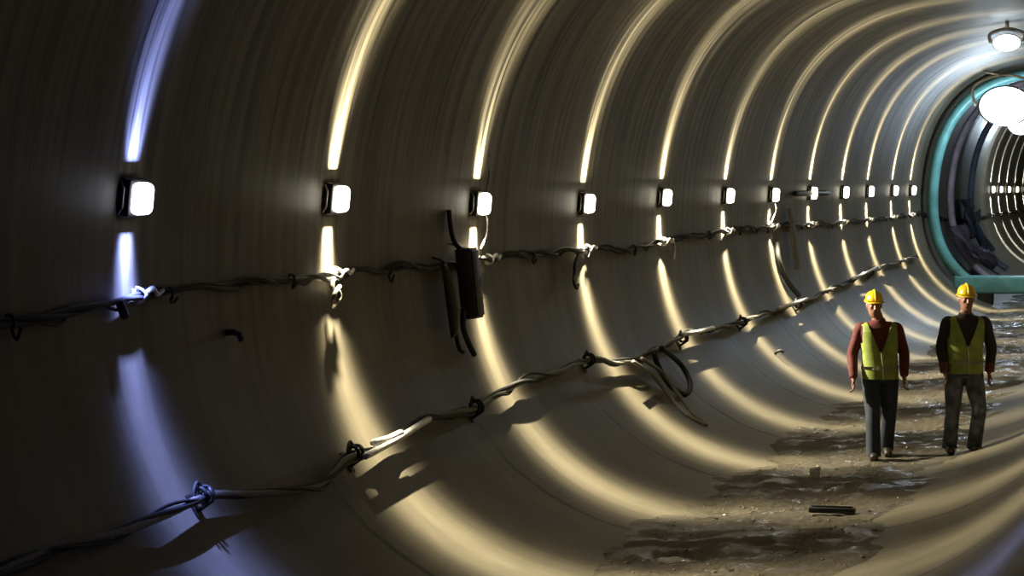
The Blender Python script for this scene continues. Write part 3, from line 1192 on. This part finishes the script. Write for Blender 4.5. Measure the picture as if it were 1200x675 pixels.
def head(bm, c, turn=0.0, tilt=0.0):
    """c: centre of the head; built facing -y then turned"""
    h = bmesh.new()
    rings = []
    for z, rx, ry, oy in ((-.118, .028, .030, -.045), (-.108, .045, .05, -.035), (-.085, .056, .068, -.022), (-.05, .064, .085, -.008),
                          (-.01, .071, .094, 0), (.03, .075, .098, .004), (.065, .072, .094, .006), (.095, .055, .072, .006), (.112, .028, .036, .006)):
        rings.append(ell((0, oy, z), rx, ry, n=20))
    loft(h, rings)
    # nose, brow, cheekbones, lips, chin, ears
    tube(h, [(0, -.088, .022), (0, -.102, .0), (0, -.116, -.022), (0, -.098, -.03)], [.008, .010, .014, .008], 8)
    ball(h, (0, -.084, .032), (.05, .014, .010), 2)
    for sx in (-1, 1):
        ball(h, (sx * .036, -.072, -.012), (.022, .018, .018), 2)
        ball(h, (sx * .030, -.083, .014), (.013, .009, .008), 2)
        ball(h, (sx * .075, .008, -.005), (.010, .020, .032), 2)
        ball(h, (sx * .012, -.1, -.026), (.009, .010, .007), 2)
    ball(h, (0, -.089, -.052), (.026, .012, .006), 2)
    ball(h, (0, -.086, -.063), (.022, .012, .006), 2)
    ball(h, (0, -.074, -.096), (.022, .02, .016), 2)
    rot = Matrix.Rotation(turn, 3, 'Z') @ Matrix.Rotation(tilt, 3, 'X')
    me = bpy.data.meshes.new('tmp')
    for v in h.verts:
        v.co = rot @ v.co + Vector(c)
    h.to_mesh(me)
    h.free()
    bm.from_mesh(me)
    bpy.data.meshes.remove(me)
    return rot


def torso_rings(hips, neck, g, n=28):
    """torso sections from crotch to the base of the neck; g grows it for clothing"""
    out = []
    for t_, rx, ry, sq in ((0.0, .150, .105, .9), (.12, .162, .112, .9), (.30, .158, .108, .9), (.48, .158, .108, .9), (.66, .172, .118, .88),
                           (.82, .184, .120, .85), (.92, .180, .105, .85), (.97, .150, .085, .9), (1.02, .085, .065, 1.0), (1.06, .060, .058, 1.0)):
        out.append(ell(lerp(hips, neck, t_), rx + g, ry + g, n=n, sq=sq))
    return out


def worker(label, base, rz, J, sleeve, trouser, turn, vest_len, glove=None, forearm=None):
    P = thing('person', label, 'person', base, Matrix.Rotation(rz, 3, 'Z'))
    hips, neck = Vector(J['hips']), Vector(J['neck'])
    # --- the body, one continuous surface
    bm = bmesh.new()
    loft(bm, torso_rings(hips, neck, 0.0))
    hc = Vector(J['head'])
    rot = head(bm, hc, turn, J.get('tilt', 0.0))
    limb(bm, [lerp(hips, neck, .95), lerp(neck, hc, .4), hc + Vector((0, .02, -.04))], [.07, .058, .056])
    for sd in (0, 1):
        sx = -1 if sd == 0 else 1
        sh, el, wr = J['sh'][sd], J['el'][sd], J['wr'][sd]
        limb(bm, [sh, lerp(sh, el, .5), el, lerp(el, wr, .4), wr], [.055, .048, .040, .040, .027])
        hand(bm, wr, Vector(wr) - lerp(el, wr, .3), -sx, J.get('curl', .25))
        hp, kn, an, to = J['hip'][sd], J['kn'][sd], J['an'][sd], J['toe'][sd]
        limb(bm, [hp, lerp(hp, kn, .5), kn, lerp(kn, an, .35), an], [.085, .072, .052, .052, .036])
        limb(bm, [Vector(an) + Vector((0, .05, -.03)), lerp(an, to, .35) + Vector((0, 0, -.02)), to], [.035, .038, .026])
    fuse('body', bm, M['skin'], P, 0.0065, 3)
    # --- trousers
    bm = bmesh.new()
    tr = torso_rings(hips, neck, 0.012)[:4]
    loft(bm, tr)
    for sd in (0, 1):
        hp, kn, an = J['hip'][sd], J['kn'][sd], J['an'][sd]
        limb(bm, [Vector(hp) + Vector((0, 0, .03)), lerp(hp, kn, .5), kn, lerp(kn, an, .5), Vector(an) + Vector((0, .01, .0)), Vector(an) + Vector((0, .01, -.045))],
             [.105, .094, .076, .076, .078, .082])
    fuse('trousers', bm, trouser, P, 0.010, 4)
    # --- jacket with sleeves
    bm = bmesh.new()
    loft(bm, torso_rings(hips, neck, 0.016)[1:9])
    for sd in (0, 1):
        sh, el, wr = Vector(J['sh'][sd]), Vector(J['el'][sd]), Vector(J['wr'][sd])
        limb(bm, [sh.lerp(neck, .35) + Vector((0, 0, -.03)), sh + Vector((0, 0, -.012)), lerp(sh, el, .5), el, lerp(el, wr, .5), lerp(el, wr, .94)], [.05, .064, .062, .058, .052, .044])
    limb(bm, [lerp(hips, neck, .95), lerp(neck, hc, .22)], [.085, .074])
    fuse('jacket', bm, sleeve, P, 0.010, 4)
    # --- high-visibility vest: V neck, open arm holes
    bm = bmesh.new()
    n = 208
    rows = []
    zs = []
    prof = np.array(((vest_len, .190, .150, .85), (.16, .190, .148, .85), (.28, .186, .144, .85), (.40, .184, .142, .85), (.50, .186, .144, .85),
                           (.60, .194, .148, .82), (.70, .202, .150, .82), (.78, .208, .150, .8), (.86, .212, .145, .8), (.92, .210, .130, .8),
                           (.965, .195, .108, .85), (.995, .160, .085, .9), (1.02, .115, .072, 1.)))
    for t_ in np.linspace(vest_len, 1.02, 150):
        rx, ry, sq = (float(np.interp(t_, prof[:, 0], prof[:, q])) for q in (1, 2, 3))
        rows.append([bm.verts.new(p) for p in ell(lerp(hips, neck, t_), rx, ry, n=n, sq=sq)])
        zs.append(t_)
    for i in range(len(rows) - 1):
        for k in range(n):
            a, b_, c_, d_ = rows[i][k], rows[i][(k + 1) % n], rows[i + 1][(k + 1) % n], rows[i + 1][k]
            m_ = (a.co + b_.co + c_.co + d_.co) / 4
            cx = lerp(hips, neck, (zs[i] + zs[i + 1]) / 2).x
            tt = (zs[i] + zs[i + 1]) / 2
            front = m_.y < lerp(hips, neck, tt).y - 0.02
            if front and tt > .52 and abs(m_.x - cx) < .012 + .105 * (tt - .52) / .45:
                continue
            if .66 < tt < .955 and abs(m_.x - cx) > .178 - .03 * max(0, (tt - .8)):
                continue
            bm.faces.new((a, b_, c_, d_))
    loose = [v for v in bm.verts if not v.link_faces]
    bmesh.ops.delete(bm, geom=loose, context='VERTS')
    bmesh.ops.recalc_face_normals(bm, faces=bm.faces)
    bmesh.ops.solidify(bm, geom=bm.faces[:], thickness=0.008)
    vest = finish('vest', bm, M['vest'], P)
    # tape band around the waist and the fold down the front
    bm = bmesh.new()
    ra = ell(lerp(hips, neck, .225), .193, .151, n=56, sq=.85)
    rb = ell(lerp(hips, neck, .275), .192, .150, n=56, sq=.85)
    loft(bm, [ra, rb], caps=False)
    bmesh.ops.solidify(bm, geom=bm.faces[:], thickness=0.004)
    finish('tape_band', bm, M['tape'], vest)
    bm = bmesh.new()
    y0 = -.152
    tube(bm, [lerp(hips, neck, vest_len) + Vector((.02, y0, 0)), lerp(hips, neck, .3) + Vector((.015, y0 + .004, 0)), lerp(hips, neck, .52) + Vector((.0, y0 + .004, 0))], .006, 6)
    finish('zip', bm, M['tape'], vest)
    # --- helmet
    bm = bmesh.new()
    rings = []
    for a in np.linspace(0.0, 1.45, 9):
        rings.append([rot @ v + hc for v in ell((0, .006, .052 + .098 * math.sin(a)), .094 * math.cos(a) ** .75, .118 * math.cos(a) ** .75, n=28)])
    loft(bm, rings)
    finish_h = finish('helmet', bm, M['helmet'], P)
    bm = bmesh.new()
    r0 = ell((0, .006, .050), .092, .116, n=28)
    r1 = ell((0, -.012, .046), .106, .150, n=28)
    r2 = ell((0, -.012, .038), .106, .150, n=28)
    r3 = ell((0, .006, .040), .090, .114, n=28)
    loft(bm, [[rot @ v + hc for v in r] for r in (r0, r1, r2, r3, r0)], caps=False)
    bmesh.ops.remove_doubles(bm, verts=bm.verts, dist=1e-5)
    finish('brim', bm, M['helmet'], finish_h)
    bm = bmesh.new()
    tube(bm, [rot @ Vector((0, .006 - .122 * math.cos(a), .050 + .104 * math.sin(a))) + hc for a in np.linspace(.15, PI - .15, 16)], .012, 8)
    finish('ridge', bm, M['helmet'], finish_h)
    # --- boots, gloves
    for sd in (0, 1):
        an, to = Vector(J['an'][sd]), Vector(J['toe'][sd])
        d = to - an
        d.z = 0
        d.normalize()
        bm = bmesh.new()
        base_ = Vector((0, 0, min(an.z - .085, to.z - .03)))
        limb(bm, [an + Vector((0, 0, .05)), an, an + Vector((0, 0, -.045))], [.052, .054, .056])
        limb(bm, [an - d * .05 + Vector((0, 0, -.05)), an + d * .05 + Vector((0, 0, -.045)), lerp(an, to, .75) + Vector((0, 0, -.01)), to], [.046, .050, .046, .036])
        fuse('boot', bm, M['boot'], P, 0.009, 3)
        if glove:
            el, wr = Vector(J['el'][sd]), Vector(J['wr'][sd])
            bm = bmesh.new()
            limb(bm, [lerp(el, wr, .62), lerp(el, wr, .98)], [.052, .05])
            fuse('cuff', bm, glove, P, 0.008, 2)
    return P


def stand(px, py):
    p = on_floor(px, py)
    return p


b1 = stand(1031, 538)
b2 = stand(1128, 532)
print('worker depth', (b1 - CAM).length, 'height of 205 px', 205 * (b1 - CAM).length / F_PX)
J1 = dict(hips=(0.0, 0.02, .80), neck=(-.02, -.01, 1.42), head=(-.075, -.055, 1.605), tilt=.12,
          sh=((-.205, 0, 1.375), (.165, 0, 1.375)), el=((-.285, .04, 1.09), (.245, .02, 1.10)), wr=((-.285, -.07, .83), (.235, -.10, .86)),
          hip=((-.090, .02, .83), (.090, .02, .83)), kn=((-.085, -.10, .46), (.095, .02, .46)), an=((-.075, -.11, .085), (.085, .19, .115)),
          toe=((-.085, -.27, .035), (.095, .04, .035)))
J2 = dict(hips=(.01, .02, .80), neck=(.02, 0, 1.42), head=(.015, -.05, 1.605), tilt=.10,
          sh=((-.170, 0, 1.375), (.215, 0, 1.375)), el=((-.225, .03, 1.10), (.300, .05, 1.10)), wr=((-.205, -.07, .85), (.275, .02, .84)),
          hip=((-.085, .02, .83), (.105, .02, .83)), kn=((-.105, .01, .45), (.135, -.14, .47)), an=((-.115, .08, .09), (.125, .00, .10)),
          toe=((-.135, -.08, .03), (.135, -.15, .06)))
worker('worker in yellow helmet and yellow-green vest with dark red sleeves, walking on the left', b1, YAW - .05, J1, M['red_cloth'], M['jeans'], .05, .06)
worker('worker in yellow helmet and yellow-green vest over a black jacket, walking on the right', b2, YAW + .03, J2, M['dark_cloth'], M['worn_jeans'], .0, .06, M['glove'])
